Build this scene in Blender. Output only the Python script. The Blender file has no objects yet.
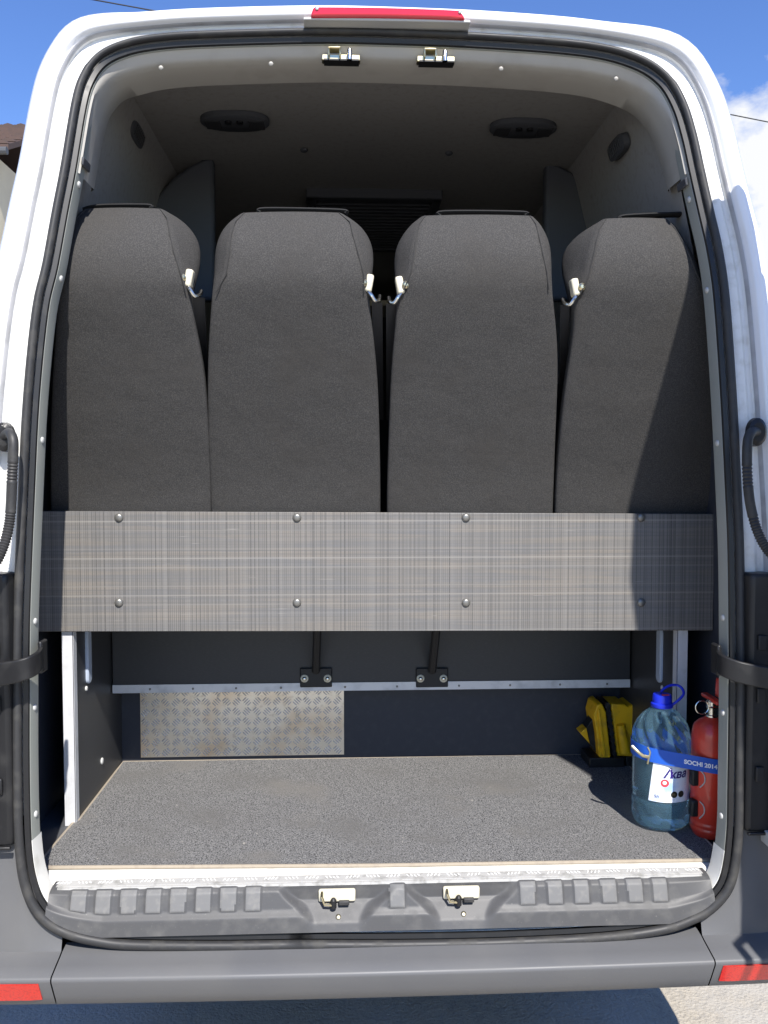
import bpy, bmesh, math, random
from mathutils import Vector, Matrix
random.seed(7)
R = math.radians
scene = bpy.context.scene
COL = scene.collection

# ------------------------------------------------------------------ camera
CAM = Vector((-0.08, -2.0, 1.65))
YAW, PITCH, FPX = R(2.6), R(2.7), 860.0
FWD = Vector((math.sin(YAW)*math.cos(PITCH), math.cos(YAW)*math.cos(PITCH), -math.sin(PITCH)))
RGT = Vector((math.cos(YAW), -math.sin(YAW), 0))
UPV = RGT.cross(FWD)
cd = bpy.data.cameras.new('camera')
cam = bpy.data.objects.new('camera', cd); COL.objects.link(cam)
cd.sensor_fit = 'AUTO'; cd.sensor_width = 36.0
cd.lens = FPX*36.0/1024.0
cd.clip_start = 0.02; cd.clip_end = 2000
m3 = Matrix((RGT, UPV, -FWD)).transposed()
cam.matrix_world = Matrix.Translation(CAM) @ m3.to_4x4()
scene.camera = cam

# ------------------------------------------------------------------ sky, sun, exposure
SUN_TO = Vector((0.19, -1.0, 1.02)).normalized()
elev = math.asin(SUN_TO.z)
world = bpy.data.worlds.new('World'); scene.world = world; world.use_nodes = True
wt = world.node_tree; wn = wt.nodes; wl = wt.links
bg = wn['Background']; bg.inputs['Strength'].default_value = 0.095
sky = wn.new('ShaderNodeTexSky'); sky.sky_type = 'NISHITA'; sky.sun_disc = False
sky.sun_elevation = elev
sky.sun_rotation = math.atan2(SUN_TO.x, SUN_TO.y)
sky.air_density = 1.0; sky.dust_density = 0.0; sky.ozone_density = 4.5
def cloud_layer():
    tc = wn.new('ShaderNodeTexCoord')
    nz = wn.new('ShaderNodeTexNoise'); nz.inputs['Scale'].default_value = 5.0
    nz.inputs['Detail'].default_value = 8; nz.inputs['Roughness'].default_value = 0.58
    mp = wn.new('ShaderNodeMapping'); mp.inputs['Scale'].default_value = (1, 1, 1.6)
    hs = wn.new('ShaderNodeHueSaturation'); hs.inputs['Saturation'].default_value = 1.14; hs.inputs['Value'].default_value = 1.38; hs.inputs['Hue'].default_value = .513
    wl.new(sky.outputs['Color'], hs.inputs['Color'])
    wl.new(tc.outputs['Generated'], mp.inputs['Vector']); wl.new(mp.outputs['Vector'], nz.inputs['Vector'])
    # cloud bank low in the direction beyond the van's right shoulder
    dirv = Vector((0.50, 0.82, 0.12)).normalized()
    dt = wn.new('ShaderNodeVectorMath'); dt.operation = 'DOT_PRODUCT'; dt.inputs[1].default_value = dirv
    nm = wn.new('ShaderNodeVectorMath'); nm.operation = 'NORMALIZE'
    wl.new(tc.outputs['Generated'], nm.inputs[0]); wl.new(nm.outputs[0], dt.inputs[0])
    mr = wn.new('ShaderNodeMapRange'); mr.inputs['From Min'].default_value = 0.93; mr.inputs['From Max'].default_value = 0.99
    mr.inputs['To Min'].default_value = -0.12; mr.inputs['To Max'].default_value = 0.22
    wl.new(dt.outputs['Value'], mr.inputs['Value'])
    ad = wn.new('ShaderNodeMath'); ad.operation = 'ADD'
    wl.new(nz.outputs['Fac'], ad.inputs[0]); wl.new(mr.outputs['Result'], ad.inputs[1])
    cr = wn.new('ShaderNodeMapRange'); cr.inputs['From Min'].default_value = 0.55; cr.inputs['From Max'].default_value = 0.66
    wl.new(ad.outputs[0], cr.inputs['Value'])
    mx = wn.new('ShaderNodeMixRGB'); mx.inputs['Color2'].default_value = (6.5, 6.6, 6.8, 1)
    wl.new(cr.outputs['Result'], mx.inputs['Fac']); wl.new(hs.outputs['Color'], mx.inputs['Color1'])
    wl.new(mx.outputs['Color'], bg.inputs['Color'])
cloud_layer()
sd = bpy.data.lights.new('sun', 'SUN'); sd.energy = 5.0; sd.angle = R(0.53); sd.color = (1.0, 0.955, 0.89)
sun = bpy.data.objects.new('sun', sd); COL.objects.link(sun)
sun.location = SUN_TO*20
sun.rotation_euler = (-SUN_TO).to_track_quat('-Z', 'Y').to_euler()
scene.view_settings.view_transform = 'Standard'; scene.view_settings.look = 'None'
scene.view_settings.exposure = 0.66; scene.view_settings.gamma = 1.0
scene.cycles.max_bounces = 10; scene.cycles.transmission_bounces = 10
scene.cycles.use_denoising = True

# ------------------------------------------------------------------ helpers
def at(px, py, Y):
    """point seen at a pixel at the depth Y (a number or a function of height)"""
    d = FWD + RGT*((px-384)/FPX) + UPV*((512-py)/FPX)
    y = Y(1.6) if callable(Y) else Y
    for _ in range(12):
        p = CAM + d*((y-CAM.y)/d.y)
        if not callable(Y): break
        y = Y(p.z)
    return p
def on_z(px, py, z):
    d = FWD + RGT*((px-384)/FPX) + UPV*((512-py)/FPX)
    return CAM + d*((z-CAM.z)/d.z)
def lerp(a, b, t): return a+(b-a)*t
def interp(x, pts):
    if x <= pts[0][0]: return pts[0][1]
    for (a, va), (b, vb) in zip(pts, pts[1:]):
        if x <= b: return lerp(va, vb, (x-a)/(b-a))
    return pts[-1][1]
def sstep(a, b, x):
    t = max(0.0, min(1.0, (x-a)/(b-a))); return t*t*(3-2*t)
def catmull(pts, n, closed=False):
    out = []; N = len(pts); segs = N if closed else N-1
    for i in range(segs):
        g = lambda k: Vector(pts[k % N]) if closed else Vector(pts[max(0, min(N-1, k))])
        p0, p1, p2, p3 = g(i-1), g(i), g(i+1), g(i+2)
        for k in range(n):
            t = k/n
            out.append(0.5*((2*p1)+(p2-p0)*t+(2*p0-5*p1+4*p2-p3)*t*t+(3*p1-p0-3*p2+p3)*t**3))
    if not closed: out.append(Vector(pts[-1]))
    return out

class MB:
    def __init__(s): s.v = []; s.f = []; s.mi = []
    def add(s, vs, fs, mi=0):
        o = len(s.v); s.v += [tuple(v) for v in vs]
        s.f += [tuple(i+o for i in f) for f in fs]; s.mi += [mi]*len(fs)
    def box(s, a, b, mi=0, mat=None):
        vs = [Vector((x, y, z)) for x in (a[0], b[0]) for y in (a[1], b[1]) for z in (a[2], b[2])]
        if mat is not None: vs = [mat @ v for v in vs]
        s.add(vs, [(0,1,3,2),(4,6,7,5),(0,4,5,1),(2,3,7,6),(0,2,6,4),(1,5,7,3)], mi)
    def loft(s, rings, closed=True, cap=True, mi=0):
        n = len(rings[0]); vs = [p for r in rings for p in r]; fs = []
        m = n if closed else n-1
        for i in range(len(rings)-1):
            for j in range(m):
                k = (j+1) % n
                fs.append((i*n+j, i*n+k, (i+1)*n+k, (i+1)*n+j))
        if cap and closed:
            fs.append(tuple(range(n))[::-1]); b = (len(rings)-1)*n
            fs.append(tuple(range(b, b+n)))
        s.add(vs, fs, mi)
    def prism(s, poly, d, mi=0):
        d = Vector(d); s.loft([[Vector(p) for p in poly], [Vector(p)+d for p in poly]], mi=mi)
    def tube(s, pts, r, n=10, mi=0, closed=False, flat=None):
        pts = [Vector(p) for p in pts]; N = len(pts); rings = []
        up = None
        for i in range(N):
            a = pts[i-1] if (i > 0 or closed) else pts[i]
            b = pts[(i+1) % N] if (i < N-1 or closed) else pts[i]
            t = (b-a).normalized()
            if up is None:
                up = Vector((0, 0, 1)) if abs(t.z) < 0.9 else Vector((0, 1, 0))
            u = (up-t*up.dot(t)).normalized(); up = u; w = t.cross(u)
            rr = r[i] if isinstance(r, (list, tuple)) else r
            ring = []
            for k in range(n):
                q = 2*math.pi*k/n
                ring.append(pts[i]+u*(math.cos(q)*rr)+w*(math.sin(q)*rr*(flat or 1)))
            rings.append(ring)
        if closed: rings.append(rings[0]); s.loft(rings, cap=False, mi=mi)
        else: s.loft(rings, mi=mi)
    def lathe(s, prof, n=32, mat=None, mi=0, rfun=None):
        mat = mat or Matrix.Identity(4); rings = []
        for r, z in prof:
            ring = []
            for k in range(n):
                q = 2*math.pi*k/n
                rr = r if rfun is None else r*rfun(q, z)
                ring.append(mat @ Vector((rr*math.cos(q), rr*math.sin(q), z)))
            rings.append(ring)
        s.loft(rings, mi=mi)
    def build(s, name, mats, parent=None, smooth=35, bevel=0, seg=2, sub=0):
        me = bpy.data.meshes.new(name); me.from_pydata(s.v, [], s.f); me.validate()
        bm = bmesh.new(); bm.from_mesh(me)
        bmesh.ops.remove_doubles(bm, verts=bm.verts, dist=1e-6)
        bmesh.ops.recalc_face_normals(bm, faces=bm.faces)
        bm.to_mesh(me); bm.free()
        mats = mats if isinstance(mats, (list, tuple)) else [mats]
        for m in mats: me.materials.append(m)
        if len(mats) > 1 and len(me.polygons) == len(s.mi):
            me.polygons.foreach_set('material_index', s.mi)
        if smooth:
            me.polygons.foreach_set('use_smooth', [True]*len(me.polygons))
            me.set_sharp_from_angle(angle=R(smooth))
        o = bpy.data.objects.new(name, me); COL.objects.link(o)
        if bevel:
            b = o.modifiers.new('bevel', 'BEVEL'); b.width = bevel; b.segments = seg; b.limit_method = 'ANGLE'; b.angle_limit = R(40)
        if sub:
            sb = o.modifiers.new('sub', 'SUBSURF'); sb.levels = sub; sb.render_levels = sub
        adopt(o, parent)
        return o
def world_loc(o):
    l = Vector(o.location)
    while o.parent: o = o.parent; l = l+o.location
    return l
def adopt(o, parent):
    if parent is not None:
        o.parent = parent; o.location = Vector(o.location)-world_loc(parent)
def thing(name, label, cat, loc, group=None):
    o = bpy.data.objects.new(name, None); o.empty_display_size = 0.1; COL.objects.link(o)
    o.location = loc; tag(o, label, cat, group); return o
def tag(o, label=None, cat=None, group=None, kind=None):
    for k, v in (('label', label), ('category', cat), ('group', group), ('kind', kind)):
        if v: o[k] = v
    return o
def text_mesh(txt, size, shear=0.0, bold=0.0):
    c = bpy.data.curves.new('lettering', 'FONT'); c.body = txt; c.size = size; c.shear = shear
    c.align_x = 'CENTER'; c.align_y = 'CENTER'; c.offset = bold
    o = bpy.data.objects.new('lettering', c); COL.objects.link(o)
    dg = bpy.context.evaluated_depsgraph_get()
    me = bpy.data.meshes.new_from_object(o.evaluated_get(dg))
    vs = [v.co.copy() for v in me.vertices]; fs = [tuple(p.vertices) for p in me.polygons]
    bpy.data.objects.remove(o); bpy.data.curves.remove(c); bpy.data.meshes.remove(me)
    return vs, fs

# ------------------------------------------------------------------ materials
def L(r, g, b):
    f = lambda c: (c/255/12.92 if c/255 <= .04045 else ((c/255+.055)/1.055)**2.4)
    return (f(r), f(g), f(b), 1)
def mat(name, col, rough=0.5, metal=0.0, spec=0.5, noise=None, bump=None, dirt=None, coat=0.0, trans=0.0, ior=1.45):
    m = bpy.data.materials.new(name); m.use_nodes = True
    nt = m.node_tree; N = nt.nodes; K = nt.links; b = N['Principled BSDF']
    b.inputs['Base Color'].default_value = col; b.inputs['Roughness'].default_value = rough
    b.inputs['Metallic'].default_value = metal; b.inputs['Specular IOR Level'].default_value = spec
    b.inputs['Coat Weight'].default_value = coat; b.inputs['Coat Roughness'].default_value = 0.08
    b.inputs['Transmission Weight'].default_value = trans; b.inputs['IOR'].default_value = ior
    tc = N.new('ShaderNodeTexCoord'); vec = tc.outputs['Object']
    cur = None
    def mixin(fac, c2, typ='MIX'):
        nonlocal cur
        mx = N.new('ShaderNodeMixRGB'); mx.blend_type = typ
        K.new(fac, mx.inputs['Fac'])
        if cur is None: mx.inputs['Color1'].default_value = col
        else: K.new(cur, mx.inputs['Color1'])
        mx.inputs['Color2'].default_value = c2; cur = mx.outputs['Color']
    def noisefac(scale, lo, hi, detail=4, stretch=None):
        n = N.new('ShaderNodeTexNoise'); n.inputs['Scale'].default_value = scale; n.inputs['Detail'].default_value = detail
        if stretch:
            mp = N.new('ShaderNodeMapping'); mp.inputs['Scale'].default_value = stretch
            K.new(vec, mp.inputs['Vector']); K.new(mp.outputs['Vector'], n.inputs['Vector'])
        else: K.new(vec, n.inputs['Vector'])
        r = N.new('ShaderNodeMapRange'); r.inputs['From Min'].default_value = lo; r.inputs['From Max'].default_value = hi
        K.new(n.outputs['Fac'], r.inputs['Value']); return r.outputs['Result'], n.outputs['Fac']
    for nz in (noise or []):
        f, _ = noisefac(nz[0], nz[1], nz[2], stretch=nz[4] if len(nz) > 4 else None); mixin(f, nz[3])
    if dirt:
        f, raw = noisefac(dirt[0], dirt[1], dirt[2], 6); mixin(f, dirt[3])
        rr = N.new('ShaderNodeMapRange'); rr.inputs['To Min'].default_value = rough; rr.inputs['To Max'].default_value = min(1, rough+0.3)
        K.new(f, rr.inputs['Value']); K.new(rr.outputs['Result'], b.inputs['Roughness'])
    if cur is not None: K.new(cur, b.inputs['Base Color'])
    prev = None
    for bp in (bump or []):
        _, raw = noisefac(bp[0], 0, 1, stretch=bp[3] if len(bp) > 3 else None)
        bn = N.new('ShaderNodeBump'); bn.inputs['Strength'].default_value = bp[1]; bn.inputs['Distance'].default_value = bp[2]
        K.new(raw, bn.inputs['Height'])
        if prev is not None: K.new(prev, bn.inputs['Normal'])
        prev = bn.outputs['Normal']
    if prev is not None: K.new(prev, b.inputs['Normal'])
    return m

M = {}
M['white'] = mat('white_paint', (.80, .80, .80, 1), .22, coat=.6, dirt=(9, .66, .95, (.60, .58, .53, 1)), bump=[(3, .04, .01)])
M['jamb'] = mat('white_jamb_paint', (.74, .74, .72, 1), .3, coat=.4, dirt=(26, .52, .85, (.48, .46, .40, 1)), noise=[(7, .55, .9, (.62, .61, .57, 1))])
M['flange'] = mat('shaded_flange_paint', (.30, .315, .285, 1), .4, dirt=(14, .5, .8, (.32, .32, .29, 1)))  # white paint, with the reveal's shade put into a greyer colour
M['crease_grey'] = mat('crease_shade', (.42, .42, .43, 1), .6, dirt=(20, .45, .8, (.28, .28, .28, 1)))  # grey that stands for shade in the jamb crease
M['sill'] = mat('sill_paint', (.78, .77, .72, 1), .35, dirt=(18, .52, .85, (.5, .48, .42, 1)))
M['header'] = mat('header_paint', (.43, .41, .365, 1), .45, dirt=(11, .5, .85, (.34, .31, .27, 1)))
M['rubber'] = mat('rubber_seal', (.034, .034, .035, 1), .5, spec=.45, dirt=(30, .5, .8, (.065, .063, .058, 1)))
M['black'] = mat('black_plastic', (.014, .014, .015, 1), .4, dirt=(20, .55, .9, (.035, .034, .032, 1)))
M['blackmat'] = mat('black_metal', (.012, .012, .013, 1), .5)
M['bumper'] = mat('bumper_plastic', (.108, .110, .116, 1), .45, spec=.45, dirt=(4, .45, .95, (.135, .134, .132, 1)), bump=[(900, .08, .001)], noise=[(160, .66, .80, (.14, .138, .135, 1))])
M['scuff'] = mat('scuff_plastic', (.074, .074, .076, 1), .46, spec=.35, dirt=(30, .5, .95, (.125, .123, .118, 1)), bump=[(700, .1, .001)], noise=[(200, .66, .8, (.14, .137, .13, 1))])
M['rib'] = mat('lit_scuff_rib', (.150, .150, .150, 1), .5, spec=.3, dirt=(60, .5, .85, (.21, .205, .195, 1)))  # same plastic as the plate, its sunlit tone put into the colour
M['fabric'] = mat('seat_fabric', (.049, .048, .047, 1), .95, spec=.12, noise=[(420, .42, .62, (.082, .078, .075, 1)), (6, .5, .9, (.06, .056, .052, 1)), (900, .5, .7, (.04, .04, .04, 1))], bump=[(650, .5, .002), (9, .4, .014)])
M['seam'] = mat('seam_thread', (.038, .037, .036, 1), .95)
M['trim_fabric'] = mat('fabric_edge', (.016, .016, .016, 1), .9)
M['carpet'] = mat('carpet', (.125, .125, .126, 1), 1.0, spec=.05, noise=[(420, .46, .58, (.27, .267, .265, 1)), (240, .53, .63, (.05, .05, .052, 1)), (5, .5, .8, (.14, .137, .133, 1)), (2.6, .55, .7, (.18, .172, .162, 1)), (70, .70, .76, (.36, .34, .31, 1))], bump=[(420, .7, .003), (150, .35, .003)])
M['binding'] = mat('carpet_binding', (.32, .275, .215, 1), .85, noise=[(60, .5, .8, (.25, .21, .17, 1))])
M['board'] = mat('dark_board', (.040, .041, .044, 1), .42, spec=.4, noise=[(90, .5, .75, (.055, .056, .06, 1), (1, 1, 8))], bump=[(300, .12, .001)])
M['sky_tint'] = mat('sky_tinted_board', (.038, .042, .055, 1), .5, spec=.4, noise=[(40, .5, .8, (.05, .053, .065, 1))])  # dark grey board with the blue of skylight mixed into its colour
M['lining'] = mat('grey_lining', (.33, .315, .29, 1), .9, noise=[(60, .5, .8, (.27, .255, .23, 1))])
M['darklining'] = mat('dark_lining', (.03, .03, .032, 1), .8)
M['trim'] = mat('grey_trim', (.07, .073, .08, 1), .6)
M['bluetrim'] = mat('blue_grey_trim', (.085, .09, .10, 1), .55)
M['alu'] = mat('aluminium', (.66, .67, .69, 1), .42, metal=.25, dirt=(25, .5, .8, (.5, .5, .5, 1)))
M['tread'] = mat('tread_plate_metal', (.86, .80, .70, 1), .30, metal=.8, noise=[(9, .45, .75, (.74, .60, .44, 1))], dirt=(60, .55, .8, (.56, .47, .36, 1)))
M['treadbar'] = mat('polished_tread', (.90, .90, .92, 1), .25, metal=.6)
M['chrome'] = mat('zinc', (.78, .76, .68, 1), .22, metal=1)
M['brass'] = mat('passivated_zinc', (.75, .66, .42, 1), .28, metal=1)
M['cream'] = mat('cream_plastic', (.64, .60, .47, 1), .4)
M['bolt'] = mat('bolt_head', (.22, .215, .2, 1), .38, metal=.6)
M['plug'] = mat('plastic_plug', (.50, .50, .48, 1), .4)
M['red'] = mat('red_lens', (.55, .02, .035, 1), .12, coat=1.0)
M['refl'] = mat('red_reflector', (.60, .020, .010, 1), .25, coat=.6, noise=[(220, .5, .6, (.46, .014, .008, 1))])
M['redpaint'] = mat('red_enamel', (.64, .048, .026, 1), .3, coat=.5, dirt=(20, .5, .9, (.4, .035, .025, 1)))
M['bluecap'] = mat('blue_plastic', (.012, .03, .55, 1), .35)
M['strap'] = mat('blue_webbing', (.012, .10, .52, 1), .5, bump=[(900, .3, .001)])
M['yellow'] = mat('yellow_plastic', (.86, .49, .010, 1), .42, dirt=(30, .5, .8, (.5, .27, .02, 1)))
M['paper'] = mat('label_paper', (.80, .85, .92, 1), .3, noise=[(16, .5, .62, (.35, .55, .85, 1))])
M['ink'] = mat('dark_blue_ink', (.03, .015, .16, 1), .4)
M['inkred'] = mat('red_ink', (.75, .06, .07, 1), .4)
M['inkblack'] = mat('black_ink', (.03, .03, .02, 1), .4)
M['whiteink'] = mat('white_print', (.85, .87, .9, 1), .5)
M['tint'] = mat('tinted_glass', (.01, .012, .014, 1), .05)
M['slot'] = mat('pale_handle', (.42, .48, .58, 1), .35)
M['belt'] = mat('belt_webbing', (.03, .03, .032, 1), .6)
M['clearbar'] = mat('worn_strip_bar', (.86, .86, .84, 1), .3)
M['strip'] = mat('worn_strip', (.46, .455, .44, 1), .3, dirt=(50, .5, .7, (.30, .295, .28, 1)))
M['clear'] = mat('clear_plate', (.6, .6, .58, 1), .2, metal=.5, dirt=(70, .45, .7, (.3, .3, .3, 1)))
M['ground'] = mat('concrete_ground', (.42, .375, .30, 1), .9, noise=[(30, .45, .75, (.31, .285, .24, 1)), (160, .55, .7, (.2, .19, .175, 1)), (3, .4, .7, (.42, .4, .36, 1))], bump=[(90, .5, .01)])
M['plaster'] = mat('cream_plaster', (.62, .55, .40, 1), .9, noise=[(2, .4, .7, (.55, .48, .35, 1))])
M['tyre'] = mat('tyre', (.02, .02, .02, 1), .8)
M['rim'] = mat('rim', (.4, .4, .4, 1), .4, metal=.7)

def plaid():
    m = bpy.data.materials.new('plaid_board'); m.use_nodes = True
    nt = m.node_tree; N = nt.nodes; K = nt.links; b = N['Principled BSDF']
    tc = N.new('ShaderNodeTexCoord'); sp = N.new('ShaderNodeSeparateXYZ'); K.new(tc.outputs['Object'], sp.inputs[0])
    def line(axis, freq, lo, hi, warp=0.0, seed=0.0):
        # bands along one axis, broken up a little along the other
        n = N.new('ShaderNodeTexNoise'); n.noise_dimensions = '2D'; n.inputs['Scale'].default_value = 1; n.inputs['Detail'].default_value = 2.5
        cb = N.new('ShaderNodeCombineXYZ')
        a = N.new('ShaderNodeMath'); a.operation = 'MULTIPLY_ADD'; a.inputs[1].default_value = freq; a.inputs[2].default_value = seed
        K.new(sp.outputs[axis], a.inputs[0]); K.new(a.outputs[0], cb.inputs[0])
        c = N.new('ShaderNodeMath'); c.operation = 'MULTIPLY'; c.inputs[1].default_value = warp
        K.new(sp.outputs['Z' if axis == 'X' else 'X'], c.inputs[0]); K.new(c.outputs[0], cb.inputs[1])
        K.new(cb.outputs[0], n.inputs['Vector'])
        r = N.new('ShaderNodeMapRange'); r.inputs['From Min'].default_value = lo; r.inputs['From Max'].default_value = hi
        K.new(n.outputs['Fac'], r.inputs['Value']); return r.outputs['Result']
    cur = None
    def mix(f, c2, amt, typ='MIX'):
        nonlocal cur
        mu = N.new('ShaderNodeMath'); mu.operation = 'MULTIPLY'; mu.inputs[1].default_value = amt; K.new(f, mu.inputs[0])
        mx = N.new('ShaderNodeMixRGB'); mx.blend_type = typ; K.new(mu.outputs[0], mx.inputs['Fac'])
        if cur is None: mx.inputs['Color1'].default_value = (.174, .165, .154, 1)
        else: K.new(cur, mx.inputs['Color1'])
        mx.inputs['Color2'].default_value = c2; cur = mx.outputs['Color']
    def thread(axis, freq, width, seed, soft=.12, wander=0.0):
        # evenly spaced threads of one axis, each with its own random strength
        m_ = lambda op, a, b=None: (lambda nd: nd)(mk(op, a, b))
        def mk(op, a, b):
            nd = N.new('ShaderNodeMath'); nd.operation = op
            for k_, v_ in ((0, a), (1, b)):
                if v_ is None: continue
                if isinstance(v_, (int, float)): nd.inputs[k_].default_value = v_
                else: K.new(v_, nd.inputs[k_])
            return nd.outputs[0]
        x = mk('ADD', mk('MULTIPLY', sp.outputs[axis], freq), seed)
        fl = mk('FLOOR', x, None); fr = mk('FRACT', x, None)
        wnz = N.new('ShaderNodeTexWhiteNoise'); wnz.noise_dimensions = '1D'; K.new(fl, wnz.inputs['W'])
        d = mk('ABSOLUTE', mk('SUBTRACT', fr, .5), None)
        r = N.new('ShaderNodeMapRange'); r.inputs['From Min'].default_value = width+soft; r.inputs['From Max'].default_value = width
        K.new(d, r.inputs['Value'])
        return mk('MULTIPLY', r.outputs['Result'], wnz.outputs['Value'])
    mix(line('X', 60, .42, .62, .3), (.14, .135, .13, 1), .5)
    mix(line('Z', 55, .45, .62, 2.0, 9), (.14, .145, .155, 1), .4)
    mix(line('Z', 45, .50, .64, 3.0, 31), (.24, .205, .165, 1), .32)
    mix(thread('X', 190, .16, 0), (.065, .062, .06, 1), .62)
    mix(thread('X', 97, .10, .3), (.05, .048, .047, 1), .60)
    mix(thread('X', 33, .07, .7), (.25, .24, .225, 1), .3)
    mix(thread('Z', 250, .2, 0), (.10, .097, .094, 1), .45)
    mix(thread('Z', 41, .05, .2, .05), (.32, .305, .28, 1), .42)
    mix(thread('Z', 88, .08, .6), (.10, .10, .105, 1), .35)
    # long thin scratches
    mp = N.new('ShaderNodeMapping'); mp.inputs['Rotation'].default_value = (0, R(8), 0); mp.inputs['Scale'].default_value = (3, 1, 60)
    n = N.new('ShaderNodeTexNoise'); n.inputs['Scale'].default_value = 3; n.inputs['Detail'].default_value = 5
    K.new(tc.outputs['Object'], mp.inputs['Vector']); K.new(mp.outputs['Vector'], n.inputs['Vector'])
    r = N.new('ShaderNodeMapRange'); r.inputs['From Min'].default_value = .69; r.inputs['From Max'].default_value = .76
    K.new(n.outputs['Fac'], r.inputs['Value']); mix(r.outputs['Result'], (.42, .40, .37, 1), .35)
    K.new(cur, b.inputs['Base Color']); b.inputs['Roughness'].default_value = .45; b.inputs['Specular IOR Level'].default_value = .4
    return m
M['plaid'] = plaid()
def water():
    m = bpy.data.materials.new('water_in_pet'); m.use_nodes = True
    b = m.node_tree.nodes['Principled BSDF']
    b.inputs['Base Color'].default_value = (.74, .93, 1.0, 1); b.inputs['Roughness'].default_value = .02
    b.inputs['Transmission Weight'].default_value = 1.0; b.inputs['IOR'].default_value = 1.31
    nt = m.node_tree; tr = nt.nodes.new('ShaderNodeBsdfTranslucent'); tr.inputs['Color'].default_value = (.48, .84, 1.0, 1)
    df = nt.nodes.new('ShaderNodeBsdfDiffuse'); df.inputs['Color'].default_value = (.34, .66, .86, 1)
    m1 = nt.nodes.new('ShaderNodeMixShader'); m1.inputs[0].default_value = .5
    nt.links.new(tr.outputs[0], m1.inputs[1]); nt.links.new(df.outputs[0], m1.inputs[2])
    m2 = nt.nodes.new('ShaderNodeMixShader'); m2.inputs[0].default_value = .16
    nt.links.new(b.outputs[0], m2.inputs[1]); nt.links.new(m1.outputs[0], m2.inputs[2])
    nt.links.new(m2.outputs[0], nt.nodes['Material Output'].inputs['Surface'])
    return m
M['water'] = water()
def tiles():
    m = mat('roof_tiles', (.085, .052, .042, 1), .8, noise=[(3, .4, .7, (.06, .042, .036, 1))])
    return m
M['tiles'] = tiles()

# ------------------------------------------------------------------ the setting
g = MB(); g.add([(-400, -400, 0), (400, -400, 0), (400, 400, 0), (-400, 400, 0)], [(0, 1, 2, 3)])
tag(g.build('ground', M['ground'], smooth=0), kind='structure')

# ------------------------------------------------------------------ the van
van = thing('van', 'white high roofed van seen from behind with its rear doors wide open', 'van', (0, 2.2, 0))
Yr = lambda z: interp(z, [(0.5, -.105), (.95, -.10), (1.4, -.08), (2.0, -.035), (2.5, .03), (2.8, .09)])
SEAL = [(300,941),(220,942),(134,941),(98,937),(70,930),(50,919),(36,902),(28,880),(24,855),(22,820),(21,760),(21,700),(21,650),(22,600),
 (26,500),(31,400),(40,310),(50,265),(60,210),(68,169),(79,104),(87,78),(100,60),(120,49),(150,42),(200,38),(310,35),(384,36),(484,40),(584,48),
 (634,60),(663,78),(679,103),(689,134),(697,170),(706,210),(715,250),(722,300),(729,400),(734,500),(736,550),(737,620),(737,700),(736,780),
 (735,830),(731,866),(724,888),(708,906),(690,916),(660,926),(600,934),(500,939),(400,941)]
LOOP = catmull([at(x, y, Yr) for x, y in SEAL], 5, closed=True)
NL = len(LOOP)
def lnorm(i):
    a, b = LOOP[(i-2) % NL], LOOP[(i+2) % NL]
    t = Vector((b.x-a.x, 0, b.z-a.z)).normalized()
    n = Vector((-t.z, 0, t.x))                       # outward: loop runs bottom -> left -> top -> right
    c = Vector((0, 0, 1.65)); p = LOOP[i % NL]
    return n if n.dot(Vector((p.x, 0, p.z))-c) > 0 else -n
NRM = [lnorm(i) for i in range(NL)]
IDX = lambda k: k*5
def sweep(i0, i1, prof, close=False):
    """prof: list of (offset, dy) or a function of the loop index"""
    rings = []
    for i in range(i0, i1+1):
        j = i % NL; pr = prof(j) if callable(prof) else prof
        rings.append([LOOP[j]+NRM[j]*o+Vector((0, dy, 0)) for o, dy in pr])
    mb = MB(); mb.loft(rings, closed=close, cap=close); return mb
def wout(j):
    p, n = LOOP[j], NRM[j]
    side = interp(p.z, [(1.0, .19), (1.6, .175), (2.3, .152), (2.7, .145)])
    return lerp(.080, side, sstep(.1, .8, abs(n.x)))
def body_prof(j):
    w = wout(j)
    f = sstep(.25, .9, abs(NRM[j].x))
    A = [(.40, -.002), (.435, -.006), (.455, -.014), (.50, -.018), (.62, -.018), (.76, -.012), (.87, .004), (.94, .03), (.985, .07), (1.02, .14), (1.04, .3), (1.04, 4.9)]
    B = [(.40, -.002), (.435, -.006), (.455, -.014), (.50, -.018), (.58, -.017), (.66, -.010), (.75, .008), (.84, .04), (.92, .09), (.99, .17), (1.03, .3), (1.05, 4.9)]
    return [(lerp(a[0], b[0], f)*w, lerp(a[1], b[1], f)) for a, b in zip(A, B)]
def jamb_prof(j):
    w = wout(j)
    return [(.002, .03), (.010, .012), (.016, .006), (.25*w, .004), (.30*w, .010), (.355*w, .010), (.385*w, .0), (.402*w, -.002)]
iA, iB = IDX(9), IDX(44)
sweep(iA, iB, body_prof).build('body_shell', M['white'], van, smooth=60)
sweep(iA, iB, jamb_prof).build('door_jamb', M['jamb'], van, smooth=30)
def crease_prof(j):
    w = wout(j); return [(.365*w, .004), (.375*w, -.004), (.40*w, -.007), (.41*w, -.001)]
sweep(iA, iB, crease_prof).build('crease_shade_strip', M['crease_grey'], van, smooth=60)  # thin added strip painting the crease of the white jamb darker
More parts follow.
